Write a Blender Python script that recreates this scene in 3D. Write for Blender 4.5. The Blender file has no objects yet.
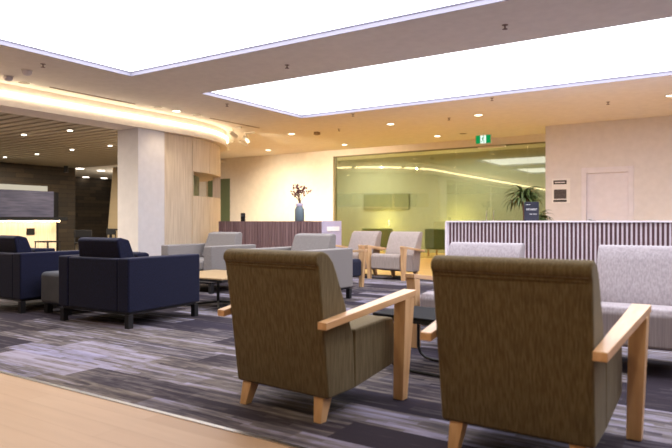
import bpy, bmesh, math, random
from mathutils import Vector, Matrix
random.seed(7)
PI = math.pi
sc = bpy.context.scene
col = sc.collection
CAMZ = 0.97
CEIL = 3.08
ANG = math.radians(33)
# ------------------------------------------------------------------ materials
def srgb(r, g, b):
    f = lambda c: ((c/255)/12.92 if c/255 <= .04045 else (((c/255)+.055)/1.055)**2.4)
    return (f(r), f(g), f(b), 1)
def newmat(name):
    m = bpy.data.materials.new(name); m.use_nodes = True
    nt = m.node_tree; nt.nodes.clear()
    out = nt.nodes.new('ShaderNodeOutputMaterial')
    return m, nt, out
def mat(name, c, rough=.6, metal=0, spec=.4, noise=0, nscale=8):
    m, nt, out = newmat(name)
    p = nt.nodes.new('ShaderNodeBsdfPrincipled')
    p.inputs['Roughness'].default_value = rough; p.inputs['Metallic'].default_value = metal
    p.inputs['Specular IOR Level'].default_value = spec
    nt.links.new(p.outputs[0], out.inputs[0])
    n = nt.nodes.new('ShaderNodeTexNoise'); n.inputs['Scale'].default_value = nscale
    tc = nt.nodes.new('ShaderNodeTexCoord'); nt.links.new(tc.outputs['Object'], n.inputs['Vector'])
    r = nt.nodes.new('ShaderNodeValToRGB'); k = max(noise, .03)
    r.color_ramp.elements[0].position = .3; r.color_ramp.elements[1].position = .7
    r.color_ramp.elements[0].color = tuple(c[i]*(1-k) for i in range(3))+(1,)
    r.color_ramp.elements[1].color = tuple(min(1, c[i]*(1+k)) for i in range(3))+(1,)
    nt.links.new(n.outputs['Fac'], r.inputs[0]); nt.links.new(r.outputs[0], p.inputs['Base Color'])
    return m
def streak(name, c1, c2, scale, rough=.8, c3=None, bump=0, sheen=0, spec=.3, detail=4):
    """noise stretched along one object axis: cloth threads, wood grain"""
    m, nt, out = newmat(name)
    p = nt.nodes.new('ShaderNodeBsdfPrincipled'); p.inputs['Roughness'].default_value = rough
    p.inputs['Specular IOR Level'].default_value = spec
    p.inputs['Sheen Weight'].default_value = sheen
    nt.links.new(p.outputs[0], out.inputs[0])
    tc = nt.nodes.new('ShaderNodeTexCoord'); mp = nt.nodes.new('ShaderNodeMapping')
    mp.inputs['Scale'].default_value = scale
    n = nt.nodes.new('ShaderNodeTexNoise'); n.inputs['Scale'].default_value = 1; n.inputs['Detail'].default_value = detail
    r = nt.nodes.new('ShaderNodeValToRGB')
    r.color_ramp.elements[0].position = .35; r.color_ramp.elements[1].position = .65
    r.color_ramp.elements[0].color = c1; r.color_ramp.elements[1].color = c2
    if c3: e = r.color_ramp.elements.new(.5); e.color = c3
    nt.links.new(tc.outputs['Object'], mp.inputs[0]); nt.links.new(mp.outputs[0], n.inputs['Vector'])
    nt.links.new(n.outputs['Fac'], r.inputs[0]); nt.links.new(r.outputs[0], p.inputs['Base Color'])
    if bump:
        b = nt.nodes.new('ShaderNodeBump'); b.inputs['Strength'].default_value = bump; b.inputs['Distance'].default_value = .004
        nt.links.new(n.outputs['Fac'], b.inputs['Height']); nt.links.new(b.outputs[0], p.inputs['Normal'])
    return m
def emit(name, c, s):
    m, nt, out = newmat(name)
    e = nt.nodes.new('ShaderNodeEmission'); e.inputs[0].default_value = c; e.inputs[1].default_value = s
    nt.links.new(e.outputs[0], out.inputs[0]); return m

M = {}
M['ceil'] = mat('ceiling_paint', (.89, .85, .80, 1), .9, spec=.1)
M['wall'] = mat('wall_paint', (.84, .78, .72, 1), .85, spec=.15)
M['wallpink'] = mat('wall_paint_mauve', (.80, .77, .78, 1), .85, spec=.15)
M['white'] = mat('white_paint', (.83, .80, .87, 1), .6)
M['lavender'] = mat('lavender_laminate', (.50, .45, .60, 1), .6)
M['slatback'] = mat('pale_slat_backing', (.86, .78, .84, 1), .6)
M['olive'] = mat('olive_fabric', srgb(98, 78, 42), .9)
M['brown'] = streak('brown_woven_cloth', srgb(90, 77, 54), srgb(110, 98, 73), (130, 130, 7), .95, sheen=.12, bump=.12, c3=srgb(100, 88, 63), spec=.15)
M['grey'] = streak('light_grey_woven_cloth', srgb(150, 142, 148), srgb(170, 162, 168), (80, 80, 3), .95, sheen=.1, bump=.12, c3=srgb(160, 152, 156), spec=.15)
M['grey2'] = streak('warm_grey_woven_cloth', srgb(124, 119, 117), srgb(142, 136, 134), (180, 180, 60), .95, sheen=.05, bump=.1, spec=.15)
M['navy'] = streak('navy_woven_cloth', srgb(14, 15, 31), srgb(24, 27, 56), (200, 200, 60), .95, sheen=.1, bump=.3, spec=.15)
M['charcoal'] = mat('charcoal_cloth', srgb(78, 80, 86), .8, noise=.1)
M['greencloth'] = mat('green_cloth', srgb(104, 122, 86), .9)
M['beech'] = streak('beech_wood', srgb(196, 154, 110), srgb(212, 174, 130), (28, 28, 3), .42, spec=.45, c3=srgb(204, 164, 120))
M['beech_y'] = streak('beech_wood_long', srgb(198, 156, 114), srgb(216, 178, 138), (28, 3, 28), .32, spec=.6, c3=srgb(206, 166, 124))
M['black'] = mat('black_metal', (.012, .012, .014, 1), .45)
M['blackmatt'] = mat('black_matt', (.014, .014, .016, 1), .8, spec=.1)
M['tabletop'] = streak('pale_oak_top', srgb(160, 134, 98), srgb(182, 156, 118), (3, 30, 30), .3)
M['veneer'] = streak('pale_timber_veneer', srgb(206, 188, 164), srgb(226, 210, 188), (35, 35, 1.6), .5, c3=srgb(216, 199, 176))
M['mauvewood'] = streak('mauve_brown_laminate', srgb(110, 84, 88), srgb(146, 118, 120), (26, 26, .8), .6, c3=srgb(128, 102, 104))
M['slat'] = mat('mauve_slat', srgb(84, 54, 60), .6, noise=.12, nscale=3)
M['stone'] = None
M['chrome'] = mat('brushed_steel', (.55, .55, .55, 1), .3, 1)
M['whitemetal'] = mat('white_metal', (.75, .72, .66, 1), .4)
M['green_leaf'] = mat('leaf_green', srgb(70, 84, 40), .5, noise=.3)
M['stemwood'] = mat('stem_brown', srgb(88, 60, 48), .8)
M['blossom'] = mat('plum_blossom', srgb(96, 56, 66), .8)
M['vase'] = mat('slate_blue_glaze', srgb(96, 112, 122), .4)
M['paper'] = mat('paper_white', srgb(244, 242, 240), .7)
M['ink'] = mat('ink_grey', srgb(90, 84, 84), .7, noise=.4, nscale=40)
M['inkdark'] = mat('ink_dark', srgb(60, 56, 58), .7)
M['signgreen'] = emit('exit_sign_green', srgb(20, 150, 80), .9)
M['signwhite'] = emit('exit_sign_white', (.85, 1, .9, 1), 1.0)
M['signboard'] = mat('sign_board_navy', srgb(32, 34, 48), .5)
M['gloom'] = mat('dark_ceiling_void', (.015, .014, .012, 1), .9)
M['ceilslat'] = mat('taupe_ceiling_slat', srgb(166, 158, 142), .7)
M['bluepanel'] = streak('blue_grey_panel', srgb(62, 62, 84), srgb(84, 84, 106), (2, 2, 20), .6)
M['olivewall'] = mat('olive_wall', srgb(172, 176, 164), .9)
M['yellowtimber'] = streak('honey_timber', srgb(190, 150, 90), srgb(214, 176, 112), (1.5, 14, 14), .4)
M['sky'] = emit('luminous_ceiling_sheet', (.93, .93, 1.0, 1), 4.6)
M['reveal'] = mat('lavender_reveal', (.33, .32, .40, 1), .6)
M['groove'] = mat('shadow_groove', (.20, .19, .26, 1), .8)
M['cove'] = emit('warm_cove_strip', (1.0, .78, .50, 1), 10)
M['lamp'] = emit('downlight_lens', (1.0, .86, .62, 1), 9)
M['lampdim'] = emit('downlight_lens_dim', (1.0, .9, .75, 1), 5)
M['stripwarm'] = emit('warm_under_counter_strip', (1.0, .76, .46, 1), 40)
M['whiteglow'] = emit('backlit_shelf', (1.0, .9, .7, 1), .55)
M['lampshade'] = emit('yellow_lamp_shade', (1.0, .80, .30, 1), .8)
# carpet: long tiles of grey, taupe and violet with streaks
def carpet():
    m, nt, out = newmat('streaked_carpet_tiles'); N = nt.nodes; L = nt.links
    p = N.new('ShaderNodeBsdfPrincipled'); p.inputs['Roughness'].default_value = .95; p.inputs['Specular IOR Level'].default_value = .1
    L.new(p.outputs[0], out.inputs[0])
    tc = N.new('ShaderNodeTexCoord'); sp = N.new('ShaderNodeSeparateXYZ'); L.new(tc.outputs['Object'], sp.inputs[0])
    def mth(op, a, b=None):
        n = N.new('ShaderNodeMath'); n.operation = op
        for i, v in enumerate((a, b)):
            if v is None: continue
            if isinstance(v, (int, float)): n.inputs[i].default_value = v
            else: L.new(v, n.inputs[i])
        return n.outputs[0]
    row = mth('FLOOR', mth('DIVIDE', sp.outputs['Y'], .25))
    wn = N.new('ShaderNodeTexWhiteNoise'); wn.noise_dimensions = '1D'; L.new(row, wn.inputs['W'])
    cx = mth('FLOOR', mth('ADD', mth('DIVIDE', sp.outputs['X'], 1.0), wn.outputs['Value']))
    cb = N.new('ShaderNodeCombineXYZ'); L.new(cx, cb.inputs[0]); L.new(row, cb.inputs[1])
    w2 = N.new('ShaderNodeTexWhiteNoise'); w2.noise_dimensions = '2D'; L.new(cb.outputs[0], w2.inputs['Vector'])
    def noise(scale, detail=3):
        mp = N.new('ShaderNodeMapping'); mp.inputs['Scale'].default_value = scale; L.new(tc.outputs['Object'], mp.inputs[0])
        n = N.new('ShaderNodeTexNoise'); n.inputs['Scale'].default_value = 1; n.inputs['Detail'].default_value = detail
        L.new(mp.outputs[0], n.inputs['Vector']); return n.outputs['Fac']
    big = noise((.55, .7, 1), 1)
    st = noise((2.4, 19, 1), 2)
    fine = noise((9, 70, 1), 2)
    r2 = mth('FLOOR', mth('DIVIDE', sp.outputs['Y'], .03125))
    wa = N.new('ShaderNodeTexWhiteNoise'); wa.noise_dimensions = '1D'; L.new(r2, wa.inputs['W'])
    c2 = mth('FLOOR', mth('ADD', mth('DIVIDE', sp.outputs['X'], .42), mth('MULTIPLY', wa.outputs['Value'], 7)))
    cb2 = N.new('ShaderNodeCombineXYZ'); L.new(c2, cb2.inputs[0]); L.new(r2, cb2.inputs[1])
    w3 = N.new('ShaderNodeTexWhiteNoise'); w3.noise_dimensions = '2D'; L.new(cb2.outputs[0], w3.inputs['Vector'])
    st = mth('ADD', mth('MULTIPLY', st, .62), mth('MULTIPLY', w3.outputs['Value'], .26))
    v = mth('ADD', mth('MULTIPLY', w2.outputs['Value'], .62), mth('MULTIPLY', big, .60))
    v = mth('ADD', v, mth('MULTIPLY', st, 1.05)); v = mth('ADD', v, mth('MULTIPLY', fine, .45))
    v = mth('SUBTRACT', v, .91)
    r = N.new('ShaderNodeValToRGB'); cr = r.color_ramp
    cr.elements[0].position = .22; cr.elements[0].color = srgb(48, 43, 52)
    cr.elements[1].position = .92; cr.elements[1].color = srgb(146, 143, 164)
    for pos, c in ((.42, srgb(78, 73, 78)), (.56, srgb(104, 98, 96)), (.70, srgb(126, 122, 138))):
        e = cr.elements.new(pos); e.color = c
    L.new(v, r.inputs[0])
    hue = N.new('ShaderNodeTexWhiteNoise'); hue.noise_dimensions = '3D'; L.new(cb.outputs[0], hue.inputs['Vector'])
    rr = N.new('ShaderNodeValToRGB'); rr.color_ramp.elements[0].color = (1.0, .95, .86, 1); rr.color_ramp.elements[1].color = (.96, .96, 1.06, 1)
    L.new(hue.outputs['Value'], rr.inputs[0])
    mx = N.new('ShaderNodeMix'); mx.data_type = 'RGBA'; mx.blend_type = 'MULTIPLY'; mx.inputs[0].default_value = 1
    L.new(r.outputs[0], mx.inputs[6]); L.new(rr.outputs[0], mx.inputs[7]); L.new(mx.outputs[2], p.inputs['Base Color'])
    b = N.new('ShaderNodeBump'); b.inputs['Strength'].default_value = .4; b.inputs['Distance'].default_value = .004
    L.new(fine, b.inputs['Height']); L.new(b.outputs[0], p.inputs['Normal'])
    return m
M['carpet'] = carpet()
def planks(name, c1, c2, c3, w, l, rough):
    m, nt, out = newmat(name); N = nt.nodes; L = nt.links
    p = N.new('ShaderNodeBsdfPrincipled'); p.inputs['Roughness'].default_value = rough; L.new(p.outputs[0], out.inputs[0])
    tc = N.new('ShaderNodeTexCoord'); br = N.new('ShaderNodeTexBrick'); L.new(tc.outputs['Object'], br.inputs['Vector'])
    br.inputs['Scale'].default_value = 1; br.inputs['Brick Width'].default_value = l; br.inputs['Row Height'].default_value = w
    br.inputs['Mortar Size'].default_value = .0015; br.inputs['Color1'].default_value = c1; br.inputs['Color2'].default_value = c2; br.inputs['Mortar'].default_value = c3
    mp = N.new('ShaderNodeMapping'); mp.inputs['Scale'].default_value = (2, 24, 1); L.new(tc.outputs['Object'], mp.inputs[0])
    n = N.new('ShaderNodeTexNoise'); n.inputs['Scale'].default_value = 1; n.inputs['Detail'].default_value = 4; L.new(mp.outputs[0], n.inputs['Vector'])
    r = N.new('ShaderNodeValToRGB'); r.color_ramp.elements[0].color = (.86, .84, .8, 1); r.color_ramp.elements[1].color = (1.08, 1.06, 1.04, 1)
    L.new(n.outputs['Fac'], r.inputs[0])
    mx = N.new('ShaderNodeMix'); mx.data_type = 'RGBA'; mx.blend_type = 'MULTIPLY'; mx.inputs[0].default_value = 1
    L.new(br.outputs['Color'], mx.inputs[6]); L.new(r.outputs[0], mx.inputs[7]); L.new(mx.outputs[2], p.inputs['Base Color'])
    return m
M['oakfloor'] = planks('pale_oak_planks', srgb(170, 142, 116), srgb(162, 133, 106), srgb(150, 122, 96), .14, 1.6, .45)
M['yellowlitfloor'] = planks('yellow_lit_planks', srgb(206, 168, 104), srgb(194, 154, 92), srgb(150, 116, 70), .14, 1.6, .4)  # yellow light falling on the far timber is put into the plank colour
def stone():
    m, nt, out = newmat('dark_stacked_stone'); N = nt.nodes; L = nt.links
    p = N.new('ShaderNodeBsdfPrincipled'); p.inputs['Roughness'].default_value = .8; L.new(p.outputs[0], out.inputs[0])
    tc = N.new('ShaderNodeTexCoord'); mp = N.new('ShaderNodeMapping'); mp.inputs['Rotation'].default_value = (0, PI/2, PI/2) if False else (PI/2, 0, PI/2)
    L.new(tc.outputs['Object'], mp.inputs[0])
    sp = N.new('ShaderNodeSeparateXYZ'); L.new(tc.outputs['Object'], sp.inputs[0])
    cb = N.new('ShaderNodeCombineXYZ'); L.new(sp.outputs['Y'], cb.inputs[0]); L.new(sp.outputs['Z'], cb.inputs[1])
    br = N.new('ShaderNodeTexBrick'); L.new(cb.outputs[0], br.inputs['Vector'])
    br.inputs['Scale'].default_value = 1; br.inputs['Brick Width'].default_value = .6; br.inputs['Row Height'].default_value = .15
    br.inputs['Mortar Size'].default_value = .006
    br.inputs['Color1'].default_value = srgb(66, 54, 40); br.inputs['Color2'].default_value = srgb(44, 37, 30); br.inputs['Mortar'].default_value = srgb(22, 18, 14)
    L.new(br.outputs['Color'], p.inputs['Base Color'])
    return m
M['stone'] = stone()
def glass():
    m, nt, out = newmat('olive_tinted_glass'); N = nt.nodes; L = nt.links
    t = N.new('ShaderNodeBsdfTransparent'); t.inputs[0].default_value = (.74, .76, .655, 1)
    g = N.new('ShaderNodeBsdfGlossy'); g.inputs[0].default_value = (.95, .93, .8, 1); g.inputs['Roughness'].default_value = .0
    mx = N.new('ShaderNodeMixShader'); mx.inputs[0].default_value = .09
    L.new(t.outputs[0], mx.inputs[1]); L.new(g.outputs[0], mx.inputs[2]); L.new(mx.outputs[0], out.inputs[0]); return m
M['glass'] = glass()

# ------------------------------------------------------------------ mesh helpers
def box(bm, x0, x1, y0, y1, z0, z1, rot=None):
    vs = [bm.verts.new((x, y, z)) for x in (x0, x1) for y in (y0, y1) for z in (z0, z1)]
    for f in ((0,1,3,2), (4,6,7,5), (0,4,5,1), (2,3,7,6), (0,2,6,4), (1,5,7,3)):
        bm.faces.new([vs[i] for i in f])
    if rot is not None:
        for v in vs: v.co = rot @ v.co
    return vs
def hexa(bm, bot, top):
    """four bottom points and four top points, same winding"""
    vs = [bm.verts.new(p) for p in bot] + [bm.verts.new(p) for p in top]
    bm.faces.new(vs[3::-1]); bm.faces.new(vs[4:])
    for i in range(4):
        j = (i+1) % 4; bm.faces.new((vs[i], vs[j], vs[j+4], vs[i+4]))
def prism_x(bm, prof, w, wtop=None, z0=0, z1=1):
    """profile in (y, z) extruded along x; half-width goes from w at z0 to wtop at z1"""
    def hw(z):
        if wtop is None: return w
        t = max(0, min(1, (z-z0)/(z1-z0))); return w+(wtop-w)*t
    a = [bm.verts.new((-hw(z), y, z)) for y, z in prof]; b = [bm.verts.new((hw(z), y, z)) for y, z in prof]
    n = len(prof); bm.faces.new(a); bm.faces.new(b[::-1])
    for i in range(n):
        j = (i+1) % n; bm.faces.new((a[i], b[i], b[j], a[j]))
def lathe(bm, prof, n=24, c=(0, 0)):
    rings = []
    for r, z in prof:
        rings.append([bm.verts.new((c[0]+r*math.cos(2*PI*i/n), c[1]+r*math.sin(2*PI*i/n), z)) for i in range(n)])
    for a, b in zip(rings, rings[1:]):
        for i in range(n):
            bm.faces.new((a[i], a[(i+1) % n], b[(i+1) % n], b[i]))
    bm.faces.new(rings[0][::-1]); bm.faces.new(rings[-1])
def tube(bm, pts, r, n=8, r2=None):
    pts = [Vector(p) for p in pts]; rings = []
    for i, p in enumerate(pts):
        d = (pts[min(i+1, len(pts)-1)]-pts[max(i-1, 0)]).normalized()
        up = Vector((0, 0, 1)) if abs(d.z) < .9 else Vector((1, 0, 0))
        u = d.cross(up).normalized(); v = d.cross(u).normalized()
        rr = r if r2 is None else r+(r2-r)*i/(len(pts)-1)
        rings.append([bm.verts.new(p+rr*(math.cos(2*PI*k/n)*u+math.sin(2*PI*k/n)*v)) for k in range(n)])
    for a, b in zip(rings, rings[1:]):
        for k in range(n): bm.faces.new((a[k], a[(k+1) % n], b[(k+1) % n], b[k]))
    bm.faces.new(rings[0][::-1]); bm.faces.new(rings[-1])
def obj(name, bm, m, parent=None, bevel=0, seg=3, smooth=False):
    bmesh.ops.recalc_face_normals(bm, faces=bm.faces)
    if smooth or bevel:
        for f in bm.faces: f.smooth = True
    me = bpy.data.meshes.new(name); bm.to_mesh(me); bm.free()
    o = bpy.data.objects.new(name, me); col.objects.link(o)
    if m: me.materials.append(m)
    if parent: o.parent = parent
    if bevel:
        b = o.modifiers.new('bevel', 'BEVEL'); b.width = bevel; b.segments = seg; b.harden_normals = True; b.limit_method = 'ANGLE'; b.angle_limit = math.radians(25)
    return o
def thing(name, label, cat, loc=(0, 0, 0), rz=0, group=None):
    o = bpy.data.objects.new(name, None); col.objects.link(o); o.location = loc; o.rotation_euler = (0, 0, rz)
    o.empty_display_size = .2
    return tag(o, label, cat, group)
def tag(o, label, cat, group=None):
    o['label'] = label; o['category'] = cat
    if group: o['group'] = group
    return o
def struct(name, bm, m, parent=None, **k):
    o = obj(name, bm, m, parent, **k)
    if not parent: o['kind'] = 'structure'
    return o
def kids(o): return [c for c in bpy.data.objects if c.parent == o]
def dup(root, loc, rz, label, group=None, swap=None, sc_=None, skip='-'):
    r = root.copy(); col.objects.link(r); r.location = loc; r.rotation_euler = (0, 0, rz); r['label'] = label
    if sc_: r.scale = sc_
    if group: r['group'] = group
    def rec(src, dst):
        for ch in kids(src):
            if ch.name.startswith(skip): continue
            c = ch.copy(); col.objects.link(c); c.parent = dst
            if swap and c.type == 'MESH' and c.data.materials and c.data.materials[0] in swap:
                c.data = c.data.copy(); c.data.materials[0] = swap[c.data.materials[0]]
            rec(ch, c)
    rec(root, r); return r
def on_ceiling(px, py, z=CEIL):
    """room coordinates of a point of the ceiling plane seen in that direction"""
    d = (z-CAMZ)*601/(224-2-py+0.0); r = (px-336)/601*d
    return (r*math.cos(ANG)-d*math.sin(ANG), d*math.cos(ANG)+r*math.sin(ANG))

# ------------------------------------------------------------------ setting
XL, XR, YB, YF, YR = -9.2, 6.5, -12.0, 14.8, 13.6
# floors
bm = bmesh.new(); box(bm, -12.5, XR, 2.08, 9.75, -.05, 0); struct('floor_carpet', bm, M['carpet'])
bm = bmesh.new(); box(bm, -12.5, XR, YB, 2.08, -.05, 0); struct('floor_timber', bm, M['oakfloor'])
bm = bmesh.new(); box(bm, -12.5, XR, 9.75, 19, -.05, 0); struct('floor_far', bm, M['yellowlitfloor'])
bm = bmesh.new(); box(bm, -26, -12.5, YB, 22, -.05, 0); struct('floor_cafe', bm, mat('dark_tile', srgb(120, 108, 92), .6))
bm = bmesh.new(); box(bm, -9.8, XR, 2.066, 2.092, 0, .004); struct('trim_1', bm, M['chrome'])
# ceiling with openings
X0, X1 = -7.24, 3.6
SKY = [(2.90, 5.69), (7.06, 9.87)]
bm = bmesh.new()
ys = [YB]+[v for s in SKY for v in s]+[20.0]
box(bm, -14.0, X0, YB, 20.0, CEIL, CEIL+.25); box(bm, -16, -14.0, 11.5, 15, CEIL, CEIL+.25); box(bm, X1, XR, YB, 20.0, CEIL, CEIL+.25)
for i in range(0, len(ys), 2): box(bm, X0, X1, ys[i], ys[i+1], CEIL, CEIL+.25)
struct('ceiling', bm, M['ceil'])
for i, (a, b) in enumerate(SKY):
    t = thing('ceiling_light', ['large luminous white ceiling panel nearest overhead, cut by the top of the photo', 'large luminous white ceiling panel with its corner above the vase, further from the camera'][i], 'ceiling light', (X0, a, CEIL))
    w, h = X1-X0, b-a
    bm = bmesh.new(); box(bm, .01, w-.01, .01, h-.01, .065, .085); obj('light_sheet', bm, M['sky'], t)
    bm = bmesh.new()
    e = .012
    box(bm, 0, w, 0, e, 0, .065); box(bm, 0, w, h-e, h, 0, .065); box(bm, 0, e, e, h-e, 0, .065); box(bm, w-e, w, e, h-e, 0, .065)
    obj('edge_frame', bm, M['reveal'], t)
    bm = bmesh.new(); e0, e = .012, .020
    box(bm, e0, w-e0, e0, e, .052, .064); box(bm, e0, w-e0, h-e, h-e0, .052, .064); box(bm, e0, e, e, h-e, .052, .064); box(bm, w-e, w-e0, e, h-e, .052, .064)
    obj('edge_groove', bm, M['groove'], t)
# back wall: solid at the left, glass in the middle, solid at the right
GX0, GX1, GT = -9.12+.0, -3.36, 2.90
def xat(px, Y):
    k = (px-336)/601; return Y*(k*math.cos(ANG)-math.sin(ANG))/(math.cos(ANG)+k*math.sin(ANG))
GX0 = xat(333, YF)
bm = bmesh.new(); WX = xat(230, YF); box(bm, WX, GX0, YF, YF+.2, 0, CEIL); box(bm, -15.9, WX, YF, YF+.2, 2.42, CEIL); box(bm, -15.9, -14.9, YF, YF+.2, 0, 2.42)
struct('wall_back_left', bm, M['wall'])
bm = bmesh.new(); box(bm, GX0, -3.2, YF, YF+.2, GT, CEIL); struct('wall_over_glass', bm, M['wall'])
DX0, DX1 = xat(584, YR), xat(631, YR)
GX1 = xat(545.5, YR)
bm = bmesh.new()
box(bm, GX1, DX0, YR, YR+.2, 0, CEIL); box(bm, DX1, XR, YR, YR+.2, 0, CEIL); box(bm, DX0, DX1, YR, YR+.2, 2.06, CEIL); box(bm, GX1, GX1+.2, YR+.2, YF+.2, 0, CEIL)
struct('wall_back_right', bm, M['wallpink'])
bm = bmesh.new(); box(bm, XR, XR+.2, YB, YR+.2, 0, CEIL); struct('wall_right', bm, M['wall'])
bm = bmesh.new(); box(bm, -26, XR, YB-.2, YB, 0, CEIL+.2); struct('wall_front', bm, M['wall'])
# white door in the right-hand wall
bm = bmesh.new(); box(bm, DX0+.045, DX1-.045, YR+.05, YR+.09, 0, 2.0); d = struct('door_1', bm, M['white'])
bm = bmesh.new()
for a, b, c, e in ((DX0-.05, DX0+.045, 0, 2.12), (DX1-.045, DX1+.05, 0, 2.12), (DX0+.045, DX1-.045, 2.0, 2.12)):
    box(bm, a, b, YR-.02, YR+.06, c, e)
struct('trim_2', bm, M['white'], bevel=.006)
bm = bmesh.new(); tube(bm, [(DX0+.12, YR-.03, 1.0), (DX0+.24, YR-.03, 1.0)], .011); box(bm, DX0+.1, DX0+.14, YR-.04, YR+.051, .97, 1.03)
obj('door_handle', bm, M['chrome'], d)
# glass wall
DC, DW = xat(490, YF), .92
GE = xat(549, YF)
xs = [GX0, xat(388, YF), DC-DW-.0, DC, DC+DW, GE]
wn = None
gi = 1
for i in range(5):
    a, b = xs[i], xs[i+1]
    isdoor = i in (2, 3)
    bm = bmesh.new(); box(bm, a+.004, b-.004, YF+.06, YF+.072, .02 if isdoor else .0, GT)
    o = struct('door_%d' % i if isdoor else 'window_%d' % gi, bm, M['glass'])
    if not isdoor: gi += 1
    if isdoor:
        hx = b-.09 if i == 2 else a+.09
        bm = bmesh.new()
        tube(bm, [(hx, YF+.05, .72), (hx, YF-.0, .72), (hx, YF-.01, .75), (hx, YF-.01, 1.22), (hx, YF, 1.25), (hx, YF+.05, 1.25)], .013)
        obj('door_handle', bm, M['chrome'], o)
bm = bmesh.new(); box(bm, GX0, GX0+.06, YF+.02, YF+.12, 0, GT); box(bm, GX0+.06, GE, YF+.03, YF+.11, GT-.03, GT)
struct('window_frame', bm, mat('frame_olive_grey', srgb(120, 112, 88), .5))
bm = bmesh.new(); box(bm, xat(478, 14.72), xat(505, 14.72), 14.70, 14.80, 2.83, 2.87); struct('trim_3', bm, M['whitemetal'], bevel=.004)
# lounge behind the glass
bm = bmesh.new(); box(bm, -12.0, -1.5, 17.4, 17.6, 0, CEIL); struct('wall_lounge_back', bm, M['olivewall'])
bm = bmesh.new(); box(bm, -2.2, -2.0, YF+.2, 17.4, 0, CEIL); struct('wall_lounge_right', bm, M['olivewall'])
bm = bmesh.new(); box(bm, -11.7, -11.5, YF+.2, 17.4, 0, CEIL); struct('wall_lounge_left', bm, M['olivewall'])
# curved bulkhead with light cove, and the curved timber wall beneath
def path(R, cx=-12.15, cy=8.6, y0=YB, a1=100, n=30, start=None):
    p = [(cx+R, start if start is not None else y0)]
    for i in range(n+1):
        a = math.radians(a1*i/n); p.append((cx+R*math.cos(a), cy+R*math.sin(a)))
    return p
def ribbon(bm, Ra, Rb, z0, z1, y0=YB, a0=0, a1=95, n=30, straight=True):
    A = path(Ra, y0=y0, a1=a1, n=n); B = path(Rb, y0=y0, a1=a1, n=n)
    if not straight: A = A[1:]; B = B[1:]
    q = []
    for (ax, ay), (bx, by) in zip(A, B):
        q.append([bm.verts.new((ax, ay, z0)), bm.verts.new((bx, by, z0)), bm.verts.new((bx, by, z1)), bm.verts.new((ax, ay, z1))])
    for s, t in zip(q, q[1:]):
        for k in range(4): bm.faces.new((s[k], s[(k+1) % 4], t[(k+1) % 4], t[k]))
    bm.faces.new(q[0][::-1]); bm.faces.new(q[-1])
bm = bmesh.new(); ribbon(bm, 2.95, 2.92, 2.74, CEIL); ribbon(bm, 2.92, 2.35, 2.74, 2.78)
struct('wall_bulkhead', bm, M['wall'])
bm = bmesh.new(); ribbon(bm, 2.985, 2.951, 2.895, 2.945)
tag(obj('cove_light', bm, M['cove']), 'long warm white light strip glowing in the curved ceiling cove', 'cove light')
# column
bm = bmesh.new(); box(bm, -9.86, -9.26, 7.44, 8.07, 0, 2.74); struct('wall_column', bm, mat('column_paint', (.72, .69, .70, 1), .85, spec=.15))
# timber joinery wall (curved) with a niche
def arcpt(R, deg): a = math.radians(deg); return (-12.15+R*math.cos(a), 8.6+R*math.sin(a))
def curved_panel(bm, R, a0, a1, z0, z1, th=.03, n=8, lead=None):
    pts = [arcpt(R, a0+(a1-a0)*i/n) for i in range(n+1)]; pin = [arcpt(R-th, a0+(a1-a0)*i/n) for i in range(n+1)]
    if lead is not None: pts.insert(0, (-12.15+R, lead)); pin.insert(0, (-12.15+R-th, lead))
    q = [[bm.verts.new((*p, z0)), bm.verts.new((*i_, z0)), bm.verts.new((*i_, z1)), bm.verts.new((*p, z1))] for p, i_ in zip(pts, pin)]
    for s, t in zip(q, q[1:]):
        for k in range(4): bm.faces.new((s[k], s[(k+1) % 4], t[(k+1) % 4], t[k]))
    bm.faces.new(q[0][::-1]); bm.faces.new(q[-1])
tw = thing('timber_wall_unit', 'tall curved pale timber joinery wall with an open niche, beside the white column', 'wall unit', (0, 0, 0))
R = 2.80
bm = bmesh.new(); curved_panel(bm, R, 0, 6, 0, 2.738, lead=8.075); obj('tall_panel', bm, M['veneer'], tw)
edges = [6.3, 20, 34, 48, 75, 95]
for a, b in zip(edges, edges[1:]):
    bm = bmesh.new(); curved_panel(bm, R, a+.12, b-.12, 2.05, 2.738); obj('upper_panel', bm, M['veneer'], tw)
    bm = bmesh.new(); curved_panel(bm, R, a+.12, b-.12, 0, 1.50); obj('lower_panel', bm, M['veneer'], tw)
bm = bmesh.new()
for z in (1.50, 2.03):                                     # niche shelf and soffit
    pts = [arcpt(R-.001, 6.3+(88.7)*i/20) for i in range(21)]; pin = [arcpt(R-.75, 6.3+(88.7)*i/20) for i in range(21)]
    q = [[bm.verts.new((*p, z-.0)), bm.verts.new((*i_, z)), bm.verts.new((*i_, z+.02)), bm.verts.new((*p, z+.02))] for p, i_ in zip(pts, pin)]
    for s, t in zip(q, q[1:]):
        for k in range(4): bm.faces.new((s[k], s[(k+1) % 4], t[(k+1) % 4], t[k]))
    bm.faces.new(q[0][::-1]); bm.faces.new(q[-1])
obj('niche_shelf', bm, M['veneer'], tw)
bm = bmesh.new()
def radial(bm, deg, r0, r1, z0, z1, th=.03):
    a = math.radians(deg); c, s = math.cos(a), math.sin(a); nx, ny = -s*th/2, c*th/2
    P = [(-12.15+r*c, 8.6+r*s) for r in (r0, r1)]
    b4 = [(P[0][0]-nx, P[0][1]-ny, z0), (P[1][0]-nx, P[1][1]-ny, z0), (P[1][0]+nx, P[1][1]+ny, z0), (P[0][0]+nx, P[0][1]+ny, z0)]
    hexa(bm, b4, [(x, y, z1) for x, y, _ in b4])
bm.free()
for dg, dp in ((6.8, .5), (41, .18)): bm = bmesh.new(); radial(bm, dg, R-dp, R-.002, 1.52, 2.03); obj('niche_side', bm, M['veneer'], tw)
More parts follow.
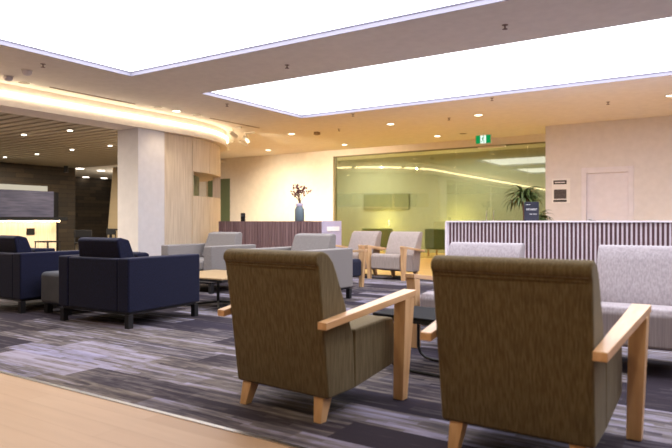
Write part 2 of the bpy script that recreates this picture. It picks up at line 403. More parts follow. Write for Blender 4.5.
bm = bmesh.new(); curved_panel(bm, R-.50, 6.3, 75, 1.52, 2.03, n=20); obj('niche_back', bm, mat('niche_green', srgb(96, 104, 66), .6, noise=.4, nscale=6), tw)
# wall far left of the back wall: glazed opening
bm = bmesh.new(); box(bm, -14.9, WX, YF+.08, YF+.1, 0, 2.42); struct('window_5', bm, mat('dark_green_glass', srgb(104, 116, 84), .3))
# ------------------------------------------------------------------ cafe area at the left
bm = bmesh.new(); box(bm, -19.2, -19.0, YB, 12.6, 0, CEIL+.2); struct('wall_stone', bm, M['stone'])
bm = bmesh.new(); box(bm, -24, -23.8, 11, 22, 0, 2.95); struct('wall_stone_far', bm, M['stone'])
bm = bmesh.new(); box(bm, -23.8, -14, 20, 20.2, 0, CEIL); struct('wall_cafe_back', bm, M['stone'])
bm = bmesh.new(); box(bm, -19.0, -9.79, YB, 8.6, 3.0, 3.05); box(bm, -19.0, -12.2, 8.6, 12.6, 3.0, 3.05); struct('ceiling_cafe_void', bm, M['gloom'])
bm = bmesh.new()
y = 1.0
while y < 12.6:
    box(bm, -19.0, -9.80 if y < 8.6 else -12.15+2.3*math.cos(math.asin(min(.999, (y-8.5)/2.3))) if y < 10.7 else -12.2, y, y+.18, 2.84, 2.90); y += .26
struct('ceiling_cafe', bm, M['ceilslat'])
bm = bmesh.new(); box(bm, -24, -14.0, 12.6, 22, 2.95, 3.0); struct('ceiling_cafe_far', bm, M['ceil'])
# sloping timber fin beside the column
bm = bmesh.new()
p0 = (xat(107, 13.0), 13.0); 
hexa(bm, [(xat(106.0, 13.0), 13.0, 0), (xat(121, 13.0), 13.0, 0), (xat(121, 13.0), 13.2, 0), (xat(106.0, 13.0), 13.2, 0)],
         [(xat(113.0, 13.0), 13.0, 2.83), (xat(121, 13.0), 13.0, 2.83), (xat(121, 13.0), 13.2, 2.83), (xat(113.0, 13.0), 13.2, 2.83)])
struct('wall_fin', bm, mat('fin_cloth', srgb(170, 152, 124), .8))
# counter
ct = thing('bar_counter', 'cafe counter with thick black top and lit pale timber front', 'counter', (0, 0, 0))
CX = -14.0; cy1 = 8.76
bm = bmesh.new(); box(bm, CX-.6, CX, 3.0, cy1, 0, 1.0); obj('counter_front', bm, M['veneer'], ct)
bm = bmesh.new(); box(bm, CX-.75, CX+.28, 2.9, cy1+.14, 1.0, 1.09); obj('counter_top', bm, M['blackmatt'], ct, bevel=.005)
bm = bmesh.new(); box(bm, CX+.14, CX+.18, 3.0, cy1-.02, .985, .999); obj('under_light', bm, M['stripwarm'], ct)
bm = bmesh.new(); box(bm, CX, CX+.012, 8.0, 8.2, .66, .82); obj('power_outlet', bm, M['blackmatt'], ct)
bm = bmesh.new(); box(bm, CX-.45, CX-.30, 4.0, 8.88, 1.092, 1.74)
ps = tag(obj('service_screen', bm, M['bluepanel']), 'blue-grey panel standing on the black cafe counter', 'screen')
bm = bmesh.new(); box(bm, CX-3.2, CX-2.9, 5.5, 10.3, 1.87, 2.03)
tag(obj('backlit_shelf', bm, M['whiteglow']), 'thin bright shelf strip above the blue-grey counter panel', 'shelf')
bm = bmesh.new(); box(bm, CX-3.2, CX-2.9, 5.5, 10.65, 0, 1.865); struct('wall_service', bm, M['blackmatt'])
def stool_proto():
    t = thing('bar_stool', 'black metal stool drawn up to the lit counter front', 'stool', (-13.2, 8.05, 0), .2)
    bm = bmesh.new(); box(bm, -.2, .2, -.2, .2, .50, .53); obj('seat', bm, M['blackmatt'], t, bevel=.01)
    for sx in (-1, 1):
        for sy in (-1, 1):
            bm = bmesh.new(); tube(bm, [(sx*.19, sy*.19, 0), (sx*.18, sy*.18, .5)], .013); obj('leg', bm, M['black'], t)
    return t
stool_proto()
def cafe_chair(loc, rz, label):
    t = thing('cafe_chair', label, 'chair', loc, rz)
    bm = bmesh.new(); box(bm, -.21, .21, -.21, .21, .45, .49); obj('seat', bm, M['blackmatt'], t, bevel=.01)
    bm = bmesh.new(); box(bm, -.21, .21, .19, .22, .60, .78); obj('backrest', bm, M['blackmatt'], t, bevel=.01)
    for sx in (-1, 1):
        bm = bmesh.new(); tube(bm, [(sx*.19, .2, 0), (sx*.19, .2, .78)], .014); obj('leg', bm, M['black'], t)
        bm = bmesh.new(); tube(bm, [(sx*.19, -.19, 0), (sx*.19, -.19, .45)], .014); obj('leg', bm, M['black'], t)
cafe_chair((-12.8, 8.75, 0), 1.2, 'black cafe chair just past the right end of the lit counter')
t = thing('cafe_table', 'long dark cafe table in the gloom left of the column', 'table', (-14.6, 12.0, 0), 0)
bm = bmesh.new(); box(bm, -1.3, 1.3, -.4, .4, .72, .76); obj('tabletop', bm, M['blackmatt'], t)
for sx in (-1, 1):
    for sy in (-1, 1):
        bm = bmesh.new(); box(bm, sx*1.2-.03, sx*1.2+.03, sy*.33-.03, sy*.33+.03, 0, .72); obj('leg', bm, M['blackmatt'], t)
t = thing('monitor', 'small black monitor on the dark cafe table', 'monitor', (-15.3, 12.0, .76), .5)
bm = bmesh.new(); box(bm, -.24, .24, -.015, .015, .1, .42); obj('screen', bm, M['blackmatt'], t)
bm = bmesh.new(); box(bm, -.1, .1, -.08, .08, 0, .012); box(bm, -.02, .02, -.01, .01, .012, .1); obj('stand', bm, M['blackmatt'], t)
for i, xx in enumerate((-14.45, -14.25)):
    bm = bmesh.new(); lathe(bm, [(.03, 0), (.042, .09)], 12); o = obj('cup', bm, M['paper']); o.location = (xx, 11.75, .76)
    tag(o, ['white cup on the dark cafe table, left of the pair', 'white cup on the dark cafe table, right of the pair'][i], 'cup', 'cups on the cafe table')
for i in range(3):
    cafe_chair([(-14.0, 11.3, 0), (-13.6, 12.75, 0), (-15.0, 11.3, 0)][i], [PI, 0, PI][i], ['black cafe chair in front of the dark table, nearer the column', 'black cafe chair on the far side of the dark table', 'black cafe chair in front of the dark table, nearer the monitor'][i])
# café ceiling lights
k = 0
for (px, py) in ((24, 134.5), (70, 130.3), (37, 154), (72, 149.5), (110, 145.5), (5, 157)):
    x, y = on_ceiling(px, py, 2.84)
    bm = bmesh.new(); lathe(bm, [(.05, 2.825), (.05, 2.838)], 14); o = obj('cafe_downlight', bm, M['lampdim'])
    for v in o.data.vertices: pass
    o.location = (x, y, 0)
    names = ['on the nearer dark channel, left', 'on the nearer dark channel, right', 'in the farther dark channel, middle left', 'in the farther dark channel, centre', 'in the farther dark channel by the column', 'in the farther dark channel at the photo edge']
    tag(o, 'small bright downlight '+names[k]+' of slatted ceiling', 'downlight', 'downlights in the slatted ceiling'); k += 1
x, y = on_ceiling(66, 166, 2.84)
bm = bmesh.new(); lathe(bm, [(.07, 2.62), (.07, 2.84)], 16); o = obj('cylinder_spotlight', bm, M['black']); o.location = (x, y, 0)
tag(o, 'black cylinder spotlight under the slatted ceiling near the stone wall corner', 'spotlight')
for i, (px, py) in enumerate(((80, 168.5), (101, 170.5), (86, 177), (104, 178))):
    x, y = on_ceiling(px, py, 2.95)
    bm = bmesh.new(); lathe(bm, [(.14, 2.935), (.14, 2.948)], 14); o = obj('round_ceiling_light', bm, M['lampdim']); o.location = (x, y, 0)
    tag(o, 'round warm light in the far lit ceiling beyond the stone wall, '+['nearer left', 'nearer right', 'farther left', 'farther right'][i], 'ceiling light', 'round lights beyond the stone wall')
def lamp(name, kind, loc, energy, color, size=.2, rot=None, spot=None, blend=.6):
    l = bpy.data.lights.new(name, kind); l.energy = energy; l.color = color
    if kind == 'AREA': l.size = size
    else: l.shadow_soft_size = size
    if spot: l.spot_size = math.radians(spot); l.spot_blend = blend
    o = bpy.data.objects.new(name, l); col.objects.link(o); o.location = loc
    if rot: o.rotation_euler = rot
    return o
WARM = (1.0, .81, .56)
lamp('cafe_fill_light', 'POINT', (-19.5, 15.5, 2.3), 70, (1.0, .88, .70), .2)  # unseen fill lamps added to brighten the cafe ceiling, walls and column
lamp('cafe_fill_light', 'AREA', (-17, 15.5, 2.9), 160, (1.0, .88, .70), 1.5)
lamp('cafe_fill_light', 'AREA', (-16.8, 9.0, 2.8), 420, (1.0, .88, .70), 1.5)
lamp('cafe_fill_light', 'AREA', (-12.0, 4.0, 2.8), 480, (1.0, .88, .70), 1.5)
lamp('cafe_fill_light', 'AREA', (-12.0, 9.2, 2.8), 200, (1.0, .88, .70), 1.5)
# ------------------------------------------------------------------ low partitions
P1 = thing('low_partition', 'waist-high mauve-brown panelled partition carrying the vase', 'partition', (0, 0, 0))
PX0, PX1 = xat(218.6, 9.1), xat(323, 9.1)
bm = bmesh.new(); box(bm, PX0, PX1-.02, 9.1, 9.72, 0, .985); obj('front_panel', bm, M['mauvewood'], P1)
bm = bmesh.new()
xx = PX0+.02
while xx < PX1-.08:
    box(bm, xx, xx+.055, 9.085, 9.1, 0, .985); xx += .07
obj('batten_facing', bm, M['mauvewood'], P1)
bm = bmesh.new(); box(bm, PX1-.02, PX1, 9.085, 9.73, 0, .99); obj('end_panel', bm, M['lavender'], P1)
bm = bmesh.new(); box(bm, PX1, PX1+.012, 9.22, 9.64, .80, .885); pl = obj('plaque', bm, M['paper'], P1); pl['label'] = 'small white plaque'
P2 = thing('slatted_partition', 'long waist-high partition with pale front and dark mauve vertical slats', 'partition', (0, 0, 0))
QX0 = xat(447, 9.1); QX1 = 3.2
bm = bmesh.new(); box(bm, QX0, QX1, 9.12, 9.70, 0, .965); obj('body', bm, M['slatback'], P2)
bm = bmesh.new(); box(bm, QX0-.02, QX1, 9.09, 9.72, .965, .99); box(bm, QX0-.03, QX0, 9.09, 9.72, 0, .965); obj('cap', bm, M['slatback'], P2)
bm = bmesh.new(); xx = QX0+.035
i = 0
while xx < QX1-.05:
    box(bm, xx, xx+.030, 9.108, 9.12, 0, .962); xx += .058
obj('slat_facing', bm, M['slat'], P2)
# ------------------------------------------------------------------ chairs
def lounge_chair(name, label, loc, rz, cloth, group):
    t = thing(name, label, 'armchair', loc, rz, group)
    # backrest: reclined front, upright rear
    bm = bmesh.new()
    prof = [(-.30, .118), (-.352, .52), (-.386, .755), (-.402, .778), (-.400, .806), (-.378, .826), (-.343, .832), (-.303, .818), (-.265, .78), (-.232, .72), (-.155, .55), (-.09, .40), (-.07, .125)]
    prism_x(bm, prof, .310, .318, .2, .8); b = obj('backrest', bm, cloth, t, bevel=.026, seg=4)
    bm = bmesh.new()
    z = .752
    tube(bm, [(-.300, -.386, z), (0, -.387, z), (.300, -.386, z)], .003, 6)
    obj('piping', bm, cloth, b)
    # seat
    bm = bmesh.new()
    prof = [(-.08, .125), (-.08, .425), (.20, .445), (.29, .44), (.312, .40), (.312, .195), (.29, .18)]
    prism_x(bm, prof, .311); obj('seat', bm, cloth, t, bevel=.03, seg=4)
    for s in (-1, 1):
        # arm board, sloping down to the rear
        bm = bmesh.new()
        xi, xo = s*.316, s*.368
        x2i, x2o = s*.345, s*.426
        bot = [(xi, -.39, .468), (xo, -.39, .468), (x2o, .350, .562), (x2i, .350, .562)]
        top = [(x, y, zz+(.036 if y < 0 else .034)) for x, y, zz in bot]
        if s < 0: bot = bot[::-1]; top = top[::-1]
        hexa(bm, bot, top); obj('armrest', bm, M['beech_y'], t, bevel=.004, seg=2)
        # tapered front leg carrying the arm
        bm = bmesh.new()
        bot = [(s*.334, .250, 0), (s*.396, .250, 0), (s*.396, .302, 0), (s*.334, .302, 0)]
        top = [(s*.346, .240, .550), (s*.420, .240, .550), (s*.420, .342, .561), (s*.346, .342, .561)]
        if s < 0: bot = bot[::-1]; top = top[::-1]
        hexa(bm, bot, top); obj('leg', bm, M['beech'], t, bevel=.004, seg=2)
        bm = bmesh.new()
        bot = [(s*.232, -.315, 0), (s*.276, -.315, 0), (s*.276, -.270, 0), (s*.232, -.270, 0)]
        top = [(s*.212, -.290, .13), (s*.276, -.290, .13), (s*.276, -.215, .13), (s*.212, -.215, .13)]
        if s < 0: bot = bot[::-1]; top = top[::-1]
        hexa(bm, bot, top); obj('leg', bm, M['beech'], t, bevel=.003, seg=2)
    return t
near = lounge_chair('lounge_armchair', 'olive-brown lounge armchair near the centre, seen from behind, left of the nearest one', (-1.885, 2.71, 0), math.radians(-4), M['brown'], 'lounge armchairs with wooden arms')
dup(near, (-.715, 2.715, 0), math.radians(-1), 'nearest olive-brown lounge armchair, largest in view, seen from behind at lower right', 'lounge armchairs with wooden arms')
G = {M['brown']: M['grey']}
M['warmgrey'] = streak('warm_pale_woven_cloth', srgb(146, 134, 128), srgb(164, 152, 146), (80, 80, 6), .95, spec=.15)
WG = {M['grey']: M['warmgrey']}
g1 = dup(near, (-1.66, 4.50, 0), PI, 'pale grey lounge armchair behind the black coffee table, mostly hidden by the nearest armchair', swap=G, sc_=(.96, .98, .965))
dup(g1, (-.48, 4.50, 0), PI+math.radians(2), 'pale grey lounge armchair facing us at the right edge of the photo')
dup(g1, (-4.77, 9.22, 0), PI-.14, 'far pale grey lounge armchair before the green glass, right one with full seat visible', swap=WG)
dup(g1, (-5.64, 9.34, 0), PI-.14, 'far pale grey lounge armchair before the green glass, left one half hidden', swap=WG)
dup(near, (-4.84, 7.38, 0), -PI/2, 'navy lounge armchair behind the grey box armchair, only its pale wooden arm showing', sc_=(.96, .98, .955), swap={M['brown']: M['navy']})

def box_chair(name, label, loc, rz, cloth, group, W=1.0, D=.93):
    t = thing(name, label, 'armchair', loc, rz, group)
    w, d = W/2, D/2; a = .15
    bm = bmesh.new(); box(bm, -w+a+.001, w-a-.001, -d+.004, -d+.12, .145, .634); obj('back_frame', bm, cloth, t, bevel=.018, seg=3)
    for s in (-1, 1):
        bm = bmesh.new(); box(bm, min(s*w, s*(w-a)), max(s*w, s*(w-a)), -d, d, .145, .64); obj('arm', bm, cloth, t, bevel=.018, seg=3)
    bm = bmesh.new(); box(bm, -w+a, w-a, -d+.12, d-.03, .145, .30); obj('seat_base', bm, cloth, t, bevel=.01)
    bm = bmesh.new(); box(bm, -w+a+.004, w-a-.004, -d+.13, d+.0, .302, .44); obj('seat_cushion', bm, cloth, t, bevel=.035, seg=4)
    bm = bmesh.new()
    prism_x(bm, [(-d+.135, .44), (-d+.08, .64), (-d+.055, .80), (-d+.10, .825), (-d+.20, .80), (-d+.33, .46), (-d+.30, .44)], w-a-.045, w-a-.065, .44, .8)
    obj('back_cushion', bm, cloth, t, bevel=.035, seg=4)
    bm = bmesh.new(); prism_x(bm, [(-d+.26, .645), (-d+.36, .49), (-d+.40, .50), (-d+.42, .66), (-d+.38, .675), (-d+.28, .675)], w-a-.03)
    obj('lumbar_cushion', bm, cloth, t, bevel=.02, seg=3)
    bm = bmesh.new(); box(bm, -w+.03, w-.03, -d+.03, d-.03, .125, .145); obj('base_frame', bm, M['black'], t)
    for sx in (-1, 1):
        for sy in (-1, 1):
            bm = bmesh.new(); cx, cy = sx*(w-.04), sy*(d-.04); box(bm, cx-.026, cx+.026, cy-.026, cy+.026, 0, .125); obj('leg', bm, M['black'], t)
    return t
R3 = math.radians(3)
b1 = box_chair('box_armchair', 'navy box armchair seen from behind, in front of the white column', (-5.04, 3.96, 0), R3, M['navy'], 'box armchairs with square arms')
b1b = dup(b1, (-6.75, 3.97, 0), 0, 'navy box armchair cut by the left edge of the photo', 'box armchairs with square arms')
N2 = {M['navy']: M['grey2']}
a1 = dup(b1, (-6.32, 6.34, 0), PI, 'light grey box armchair beside the timber wall, facing the pale-topped coffee table', swap=N2, skip='lumbar')
dup(a1, (-4.49, 6.08, 0), PI, 'light grey box armchair between the near brown armchair and the vase partition')
# pouf between the navy chairs
t = thing('pouf', 'charcoal square pouf between the two navy armchairs', 'pouf', (-5.93, 3.93, 0), 0)
bm = bmesh.new(); box(bm, -.23, .23, -.27, .27, .10, .44); obj('cushion', bm, M['charcoal'], t, bevel=.05, seg=4)
for sx in (-1, 1):
    for sy in (-1, 1):
        bm = bmesh.new(); box(bm, sx*.17-.03, sx*.17+.03, sy*.2-.03, sy*.2+.03, 0, .1); obj('leg', bm, M['black'], t)
# coffee tables
def arcbend(c, r, a0, a1, plane, n=6):
    return [(c[0]+r*math.cos(a0+(a1-a0)*i/n), c[1]+r*math.sin(a0+(a1-a0)*i/n)) for i in range(n+1)]
def coffee_table(label, loc, rz, w, d, top, style):
    t = thing('coffee_table', label, 'coffee table', loc, rz)
    bm = bmesh.new(); box(bm, -w/2, w/2, -d/2, d/2, .348, .365); o = obj('tabletop', bm, top, t, bevel=.003, seg=2)
    bm = bmesh.new(); box(bm, -w/2+.003, w/2-.003, -d/2+.003, d/2-.003, .325, .3475); obj('under_frame', bm, M['black'], t)
    if style == 'sled':
        for yy in (-d/2+.05, d/2-.05):
            h = w/2-.10
            prof = [(-h, .326), (-h, .09), (-h+.02, .045), (-h+.06, .018), (-h+.12, .009)]
            bm = bmesh.new(); tube(bm, [(x, yy, z) for x, z in prof+[(-x, z) for x, z in reversed(prof)]], .010, 8); obj('sled_leg', bm, M['black'], t)
    else:
        bm = bmesh.new(); tube(bm, [(0, 0, .03), (0, 0, .326)], .018, 12); obj('pedestal', bm, M['black'], t)
        for k in range(4):
            a = PI/4+k*PI/2
            bm = bmesh.new(); tube(bm, [(.0, .0, .045), (.10*math.cos(a), .10*math.sin(a), .035), (.36*math.cos(a), .36*math.sin(a), .012)], .012, 8); obj('foot', bm, M['black'], t)
    return t
coffee_table('coffee table with pale oak top and black rod base among navy and grey armchairs', (-4.98, 5.14, 0), 0, .95, .88, M['tabletop'], 'cross')
coffee_table('black-topped coffee table with thin rod base, between the near brown chairs and grey chair', (-1.53, 3.68, 0), math.radians(-7), .86, .46, M['blackmatt'], 'sled')
# ------------------------------------------------------------------ things on the partitions
t = thing('vase', 'slate blue bottle vase on the mauve partition', 'vase', (xat(299.5, 9.4), 9.4, .985))
bm = bmesh.new(); lathe(bm, [(.082, 0), (.092, .02), (.092, .235), (.075, .260), (.064, .275), (.064, .285)], 24); obj('body', bm, M['vase'], t, smooth=True)
bm = bmesh.new(); lathe(bm, [(.064, .285), (.068, .30), (.075, .352), (.066, .352), (.055, .30)], 24); o = obj('neck', bm, M['lavender'], t, smooth=True); o['label'] = 'pale lavender neck'
br = thing('blossom_branches', 'thin branches with small plum blossoms standing in the blue vase', 'branches', (xat(299.5, 9.4), 9.4, 1.25))
bm = bmesh.new(); bb = bmesh.new(); rng = random.Random(3)
for k in range(12):
    a = rng.uniform(-1, 1); base = Vector((rng.uniform(-.02, .02), rng.uniform(-.02, .02), 0)); tip = Vector((a*.26+(-.05), rng.uniform(-.15, .15), rng.uniform(.28, .48)))
    mid = base.lerp(tip, .55)+Vector((-.03*a, 0, .05)); pts = [base, Vector((base.x, base.y, .12)), mid, tip]
    tube(bm, pts, .006, 5, .003)
    for q in range(7):
        s = rng.uniform(.35, 1); p = mid.lerp(tip, (s-.35)/.65) if s > .35 else mid
        p = p+Vector((rng.uniform(-.035, .035), rng.uniform(-.03, .03), rng.uniform(-.03, .03)))
        bmesh.ops.create_icosphere(bb, subdivisions=1, radius=rng.uniform(.012, .022), matrix=Matrix.Translation(p))
obj('stems', bm, M['stemwood'], br); o = obj('blossoms', bb, M['blossom'], br); o['kind'] = 'stuff'
t = thing('desk_phone', 'small upright black handset at the left end of the mauve partition', 'phone', (xat(243, 9.35), 9.35, .985), .3)
bm = bmesh.new(); box(bm, -.04, .04, -.03, .03, 0, .17); obj('body', bm, M['blackmatt'], t, bevel=.008)
bm = bmesh.new(); box(bm, -.028, .028, -.034, -.03, .10, .14); obj('screen', bm, M['charcoal'], t)
# notice on slatted partition
t = thing('table_sign', 'upright navy notice board with pale lines of text on the slatted partition', 'sign', (xat(531.5, 9.4), 9.4, .99), math.radians(20))
bm = bmesh.new(); box(bm, -.108, .108, -.006, .006, 0, .29); obj('board', bm, M['signboard'], t, bevel=.006)
bm = bmesh.new()
for z, a, b in ((.245, -.08, -.02), (.18, -.08, .08), (.165, -.08, .07), (.10, -.03, .08)):
    box(bm, a, b, -.009, -.0065, z, z+.004)
o = obj('lettering', bm, M['paper'], t)
# plants
def plant(label, px, Y, z0, n, rad, h, pot, seed, droop=1.0):
    t = thing('potted_plant', label, 'plant', (xat(px, Y), Y, 0))
    rng = random.Random(seed)
    bm = bmesh.new(); lathe(bm, [(pot*.75, 0), (pot, z0*.55), (pot*.92, z0*.55), (pot*.9, z0*.5)], 20); obj('pot', bm, M['charcoal'], t)
    bm = bmesh.new(); tube(bm, [(0, 0, z0*.5), (.02, 0, z0*.8), (0, 0, z0+.05)], .02, 8); obj('trunk', bm, M['stemwood'], t)
    bm = bmesh.new()
    for k in range(n):
        a = rng.uniform(0, 2*PI); el = rng.uniform(.1, 1.35); L = rad*rng.uniform(.75, 1.15); w = .018+rng.uniform(0, .012)
        prev = None; seg = 7
        d = Vector((math.cos(a), math.sin(a), 0)); s = Vector((-math.sin(a), math.cos(a), 0)); p = Vector((0, 0, z0+rng.uniform(-.05, .08))); e = el
        for i in range(seg+1):
            tt = i/seg; ww = w*math.sin(PI*min(.97, .12+tt*.88))
            l, r_, m_ = bm.verts.new(p-s*ww), bm.verts.new(p+s*ww), bm.verts.new(p-Vector((0, 0, ww*.4)))
            if prev:
                bm.faces.new((prev[0], prev[2], m_, l)); bm.faces.new((prev[2], prev[1], r_, m_))
            prev = (l, r_, m_)
            p = p+(d*math.cos(e)+Vector((0, 0, 1))*math.sin(e))*L/seg; e -= droop*.3
    o = obj('foliage', bm, M['green_leaf'], t, smooth=True)
    return t
plant('spiky palm-like plant rising behind the slatted partition', 523, 10.1, 1.33, 110, .40, .3, .17, 4)
plant('low leafy plant peeping over the slatted partition beside the navy notice', 541, 10.75, 1.0, 50, .26, .3, .14, 9)
# poster
t = thing('poster', 'white poster with grey photo and dark bands pinned left of the white door', 'poster', (xat(561, YR), YR-.005, 1.64))
bm = bmesh.new(); box(bm, -.19, .19, -.006, .006, -.26, .27); obj('sheet', bm, M['paper'], t, bevel=.002)
bm = bmesh.new(); box(bm, -.155, .12, -.009, -.0065, .15, .235); obj('header_band', bm, M['inkdark'], t)
bm = bmesh.new(); box(bm, -.125, .09, -.0115, -.0095, .18, .20); obj('header_text', bm, M['paper'], t)
bm = bmesh.new(); box(bm, -.145, .115, -.009, -.0065, -.165, .035); obj('photo', bm, M['ink'], t)
bm = bmesh.new(); box(bm, -.155, .12, -.009, -.0065, -.235, -.19); obj('footer_band', bm, M['inkdark'], t)
# exit sign
t = thing('exit_sign', 'green and white illuminated exit sign with running figure above the glass doors', 'exit sign', (xat(483.5, 13.9), 13.9, 2.825), 0)
bm = bmesh.new(); box(bm, -.195, .195, -.02, .02, 0, .22); obj('housing', bm, M['whitemetal'], t, bevel=.005)
for gx in (-.18, .07): bm = bmesh.new(); box(bm, gx, gx+.11, -.024, -.021, .015, .205); obj('green_panel', bm, M['signgreen'], t)
bm = bmesh.new(); box(bm, -.07, .07, -.023, -.021, .015, .205); obj('white_panel', bm, M['signwhite'], t)
bm = bmesh.new()
tube(bm, [(.0, -.026, .16), (-.012, -.026, .10)], .012, 6); tube(bm, [(-.012, -.026, .10), (.03, -.026, .07), (.02, -.026, .03)], .008, 6)
tube(bm, [(-.012, -.026, .10), (-.03, -.026, .06), (-.055, -.026, .05)], .008, 6); tube(bm, [(0, -.026, .15), (.035, -.026, .13)], .007, 6); tube(bm, [(0, -.026, .15), (-.035, -.026, .125)], .007, 6)
bmesh.ops.create_icosphere(bm, subdivisions=2, radius=.014, matrix=Matrix.Translation((.012, -.026, .185)))
obj('running_figure', bm, M['signgreen'], t)
bm = bmesh.new(); tube(bm, [(0, 0, .22), (0, 0, .26)], .008); obj('hanger', bm, M['whitemetal'], t)
# ------------------------------------------------------------------ ceiling fittings
k = 0
DL = [(176.5, 111, 'above the timber wall'), (291.5, 133.8, 'left of the ceiling speaker, above the vase'), (268, 150, 'farthest back, near the spotlights'), (344.5, 144.6, 'over the left end of the glass wall'),
      (390.5, 124, 'between the second bright panel and the glass'), (437.5, 136, 'close above the glass, left of the exit sign'), (478.5, 115, 'above the exit sign'), (671, 95.5, 'at the right edge of the photo')]
for px, py, lab in DL:
    x, y = on_ceiling(px, py)
    t = thing('downlight', 'lit round recessed downlight '+lab, 'downlight', (x, y, CEIL), 0, 'lit downlights in the main ceiling')
    bm = bmesh.new(); lathe(bm, [(.075, -.004), (.075, -.002)], 20); obj('lens', bm, M['lamp'], t)
    bm = bmesh.new(); n = 20
    ro = [bm.verts.new((.105*math.cos(2*PI*i/n), .105*math.sin(2*PI*i/n), -.006)) for i in range(n)]; ri = [bm.verts.new((.075*math.cos(2*PI*i/n), .075*math.sin(2*PI*i/n), -.008)) for i in range(n)]
    rt = [bm.verts.new((.107*math.cos(2*PI*i/n), .107*math.sin(2*PI*i/n), 0)) for i in range(n)]
    for i in range(n):
        j = (i+1) % n; bm.faces.new((ro[i], ro[j], ri[j], ri[i])); bm.faces.new((rt[i], rt[j], ro[j], ro[i]))
    obj('trim_ring', bm, M['whitemetal'], t)
    lamp('downlight_or_fill_beam', 'SPOT', (x, y, CEIL-.02), 30 if px == 176.5 else 90, WARM, .06, spot=110)
for px, py, lab in ((24, 82.5, 'near the left edge beside the dome sensors'), (197, 115, 'above the timber wall panels'), (463, 133.5, 'left of the exit sign'), (158, 107, 'left of the lit downlight over the column')):
    x, y = on_ceiling(px, py)
    t = thing('unlit_downlight', 'unlit round recessed fitting '+lab, 'downlight', (x, y, CEIL))
    bm = bmesh.new(); lathe(bm, [(.115, -.004), (.115, -.0005)], 20); obj('trim_ring', bm, M['whitemetal'], t)
    bm = bmesh.new(); lathe(bm, [(.08, -.006), (.08, -.0045)], 20); obj('lens', bm, mat('dull_lens', srgb(120, 100, 80), .4), t)
for px, py, lab in ((43, 64, 'between the left edge sensors and nearest bright panel'), (287, 65, 'in the strip between the two bright panels, left'), (505, 25, 'in the strip between the two bright panels, right'), (227, 104, 'below the left corner of the second panel'),
                    (492, 98, 'above the exit sign by the panel edge'), (608, 102, 'right of centre above the white door'), (449, 118, 'above the glass, between two downlights'), (353, 114, 'by the far corner of the second panel'), (339, 129, 'above the left end of the glass')):
    x, y = on_ceiling(px, py)
    bm = bmesh.new(); lathe(bm, [(.012, -.05), (.03, -.048), (.008, -.035), (.008, -.012), (.035, -.004), (.035, 0)], 12)
    o = obj('sprinkler_head', bm, mat('sprinkler_metal', srgb(120, 100, 96), .5)); o.location = (x, y, CEIL+.003)
    tag(o, 'small ceiling sprinkler head '+lab, 'sprinkler', 'sprinkler heads')
for px, py, lab in ((27, 70, 'grey dome sensor on ceiling, right one of the pair at left edge'), (8, 76, 'grey dome sensor on ceiling, left one of the pair at left edge')):
    x, y = on_ceiling(px, py)
    t = thing('dome_sensor', lab, 'sensor', (x, y, CEIL), 0, 'dome sensors')
    bm = bmesh.new(); lathe(bm, [(.03, -.075), (.055, -.06), (.065, -.03), (.065, -.012)], 16); obj('dome', bm, mat('grey_plastic', srgb(215, 210, 218), .5), t, smooth=True)
    bm = bmesh.new(); lathe(bm, [(.075, -.012), (.08, 0)], 16); obj('base', bm, M['whitemetal'], t)
x, y = on_ceiling(317, 132)
bm = bmesh.new(); box(bm, -.06, .06, -.06, .06, -.07, 0); o = obj('smoke_detector', bm, mat('detector_brown', srgb(150, 125, 90), .6), bevel=.02); o.location = (x, y, CEIL+.003)
tag(o, 'small boxy detector on the ceiling above the vase', 'detector')
for (p, q, lab) in (((50, 87), (139, 103.3), 'thin dark slot diffuser beside the glowing cove, longer one at left'), ((210, 118), (265, 127.3), 'thin dark slot diffuser above the track spotlights')):
    a, b = on_ceiling(*p), on_ceiling(*q)
    bm = bmesh.new(); box(bm, a[0]-.02, a[0]+.02, a[1], b[1], CEIL-.006, CEIL-.0005)
    tag(obj('slot_diffuser', bm, mat('slot_dark', srgb(140, 112, 86), .7)), lab, 'air vent')
for i, (x, y) in enumerate([(-7.8, 1.2), (-5.2, 1.2), (-2.6, 1.2), (0, 1.2), (2.6, 1.2), (-6.5, -2.5), (-2.6, -2.5), (1.5, -2.5), (-5, -6.5), (0, -6.5)]):  # unseen spots added overhead, out of view, to raise the ambient light
    lamp('downlight_or_fill_beam', 'SPOT', (x, y, CEIL-.02), 95, (1.0, .84, .62), .06, spot=120)
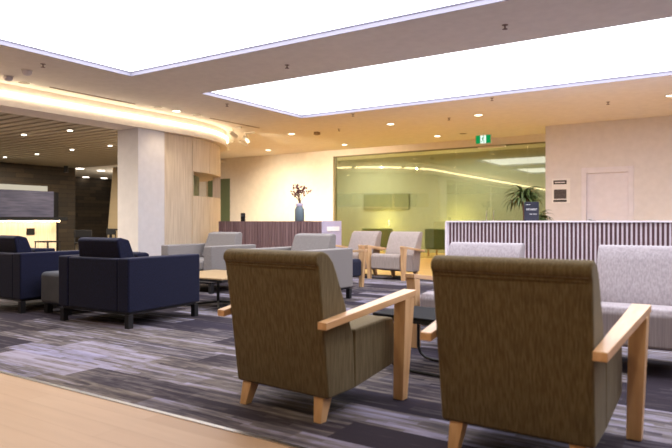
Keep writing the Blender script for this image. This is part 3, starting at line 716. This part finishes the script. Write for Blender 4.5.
# spotlights aimed at the back wall
SP = [(233, 133, 'nearest and uppermost of the cluster over the timber wall'), (246, 137.5, 'right of the cluster over the timber wall'), (243, 142, 'middle, lower of the cluster over the timber wall'), (226, 146, 'leftmost and lowest, against the timber wall edge')]
for i, (px, py, lab) in enumerate(SP):
    z = 3.04
    x, y = on_ceiling(px, py, z-.08)
    t = thing('spotlight', 'white ceiling spotlight, '+lab, 'spotlight', (x, y, CEIL), ANG+.2, 'white spotlights by the timber wall')
    bm = bmesh.new(); box(bm, -.02, .24, -.02, .02, -.035, 0); tube(bm, [(0, 0, -.035), (0, 0, -.09)], .012); obj('bracket', bm, M['whitemetal'], t)
    bm = bmesh.new(); lathe(bm, [(.035, -.11), (.05, -.02), (.05, .11)], 16); h = obj('lamp_head', bm, M['whitemetal'], t)
    h.location = (0, 0, -.15); h.rotation_euler = (math.radians(112), 0, 0)
    tx = (-11.6, -10.4, -9.3, -8.3)[(2, 1, 3, 0)[i]]
    l = lamp('spotlight_beam', 'SPOT', (x, y, CEIL-.15), 430, (1.0, .84, .58), .015, spot=74, blend=1.0)
    dv = Vector((tx, YF, 1.1))-Vector(l.location); l.location += dv.normalized()*.16; l.rotation_euler = dv.to_track_quat('-Z', 'Y').to_euler()
    a_ = math.atan2(dv.y, dv.x)-PI/2; t.rotation_euler = (0, 0, a_); h.rotation_euler = (-(PI/2+math.asin(-dv.z/dv.length)), 0, 0)
    bm = bmesh.new(); lathe(bm, [(.042, .112), (.042, .114)], 16); obj('lens', bm, emit('spot_lens', (1, .85, .6, 1), .7), h)
# ------------------------------------------------------------------ lounge furniture behind the glass
def green_sofa(x, y, w, label):
    t = thing('green_sofa', label, 'sofa', (x, y, 0), 0)
    bm = bmesh.new(); box(bm, -w/2, w/2, -.35, .3, .2, .44); obj('seat', bm, M['greencloth'], t, bevel=.03)
    bm = bmesh.new(); box(bm, -w/2, w/2, -.42, -.3, .22, .78); obj('backrest', bm, M['greencloth'], t, bevel=.03)
    for sx in (-1, 1):
        for yy in (-.33, .25):
            bm = bmesh.new(); box(bm, sx*(w/2-.08)-.02, sx*(w/2-.08)+.02, yy-.02, yy+.02, 0, .21); obj('leg', bm, M['beech'], t)
green_sofa(xat(383, 16.0), 16.0, 1.0, 'green sofa beyond the glass, behind the two far grey armchairs')
green_sofa(xat(447, 16.0), 16.0, 1.0, 'green sofa beyond the glass, beside the end of the slatted partition')
for px, lab in ((376, 'glowing yellow lamp behind the glass, above the far grey armchairs'), (452, 'glowing yellow lamp behind the glass at the end of the slatted partition')):
    Y = 16.75; x = xat(px, Y)
    t = thing('floor_lamp', lab, 'lamp', (x, Y, 0))
    bm = bmesh.new(); lathe(bm, [(.14, 0), (.14, .02)], 20); obj('base', bm, M['black'], t)
    bm = bmesh.new(); tube(bm, [(0, 0, .02), (0, 0, .72)], .012); obj('pole', bm, M['black'], t)
    bm = bmesh.new(); lathe(bm, [(.05, .60), (.06, .61), (.06, .76), (.05, .77)], 20); obj('lamp_shade', bm, M['lampshade'], t)
    lamp('lounge_glow', 'POINT', (x, Y+.12, .95), 34, (1.0, .80, .25), .10)
lamp('lounge_glow', 'AREA', (-9.8, 15.9, 2.95), 110, (1.0, .96, .80), 1.8)  # unseen area lamps added to brighten the room behind the glass
lamp('lounge_glow', 'AREA', (-6.0, 15.9, 2.95), 75, (1.0, .96, .80), 1.8)
lamp('lounge_glow', 'AREA', (-3.8, 15.9, 2.95), 40, (1.0, .96, .80), 1.4)
bm = bmesh.new(); box(bm, xat(363, 17.3), xat(408, 17.3), 17.35, 17.4, 1.38, 1.88)  # darker olive rectangle set against the lounge back wall
tag(obj('wall_rectangle', bm, mat('dark_olive_rectangle', srgb(138, 140, 118), .7)), 'dark olive rectangle on the wall behind the glass', 'wall panel')

# ------------------------------------------------------------------ camera and world
cam = bpy.data.cameras.new('camera'); co = bpy.data.objects.new('camera', cam); col.objects.link(co); sc.camera = co
co.location = (0, 0, CAMZ); co.rotation_euler = (PI/2, 0, ANG)
cam.sensor_width = 36; cam.lens = 601/672*36; cam.shift_y = -2/672
cam.clip_end = 200
cam.dof.use_dof = True; cam.dof.focus_distance = 5.6; cam.dof.aperture_fstop = 2.4
w = bpy.data.worlds.new('world'); sc.world = w; w.use_nodes = True
w.node_tree.nodes['Background'].inputs[0].default_value = (1, .85, .7, 1); w.node_tree.nodes['Background'].inputs[1].default_value = .02
sc.view_settings.view_transform = 'Standard'; sc.view_settings.look = 'None'; sc.view_settings.gamma = 1; sc.view_settings.exposure = 0.14
sc.view_settings.use_curve_mapping = False
cy = sc.cycles
cy.use_denoising = True; cy.max_bounces = 8; cy.diffuse_bounces = 5; cy.glossy_bounces = 4; cy.transparent_max_bounces = 12
cy.sample_clamp_indirect = 6; cy.caustics_reflective = False; cy.caustics_refractive = False; cy.blur_glossy = .5
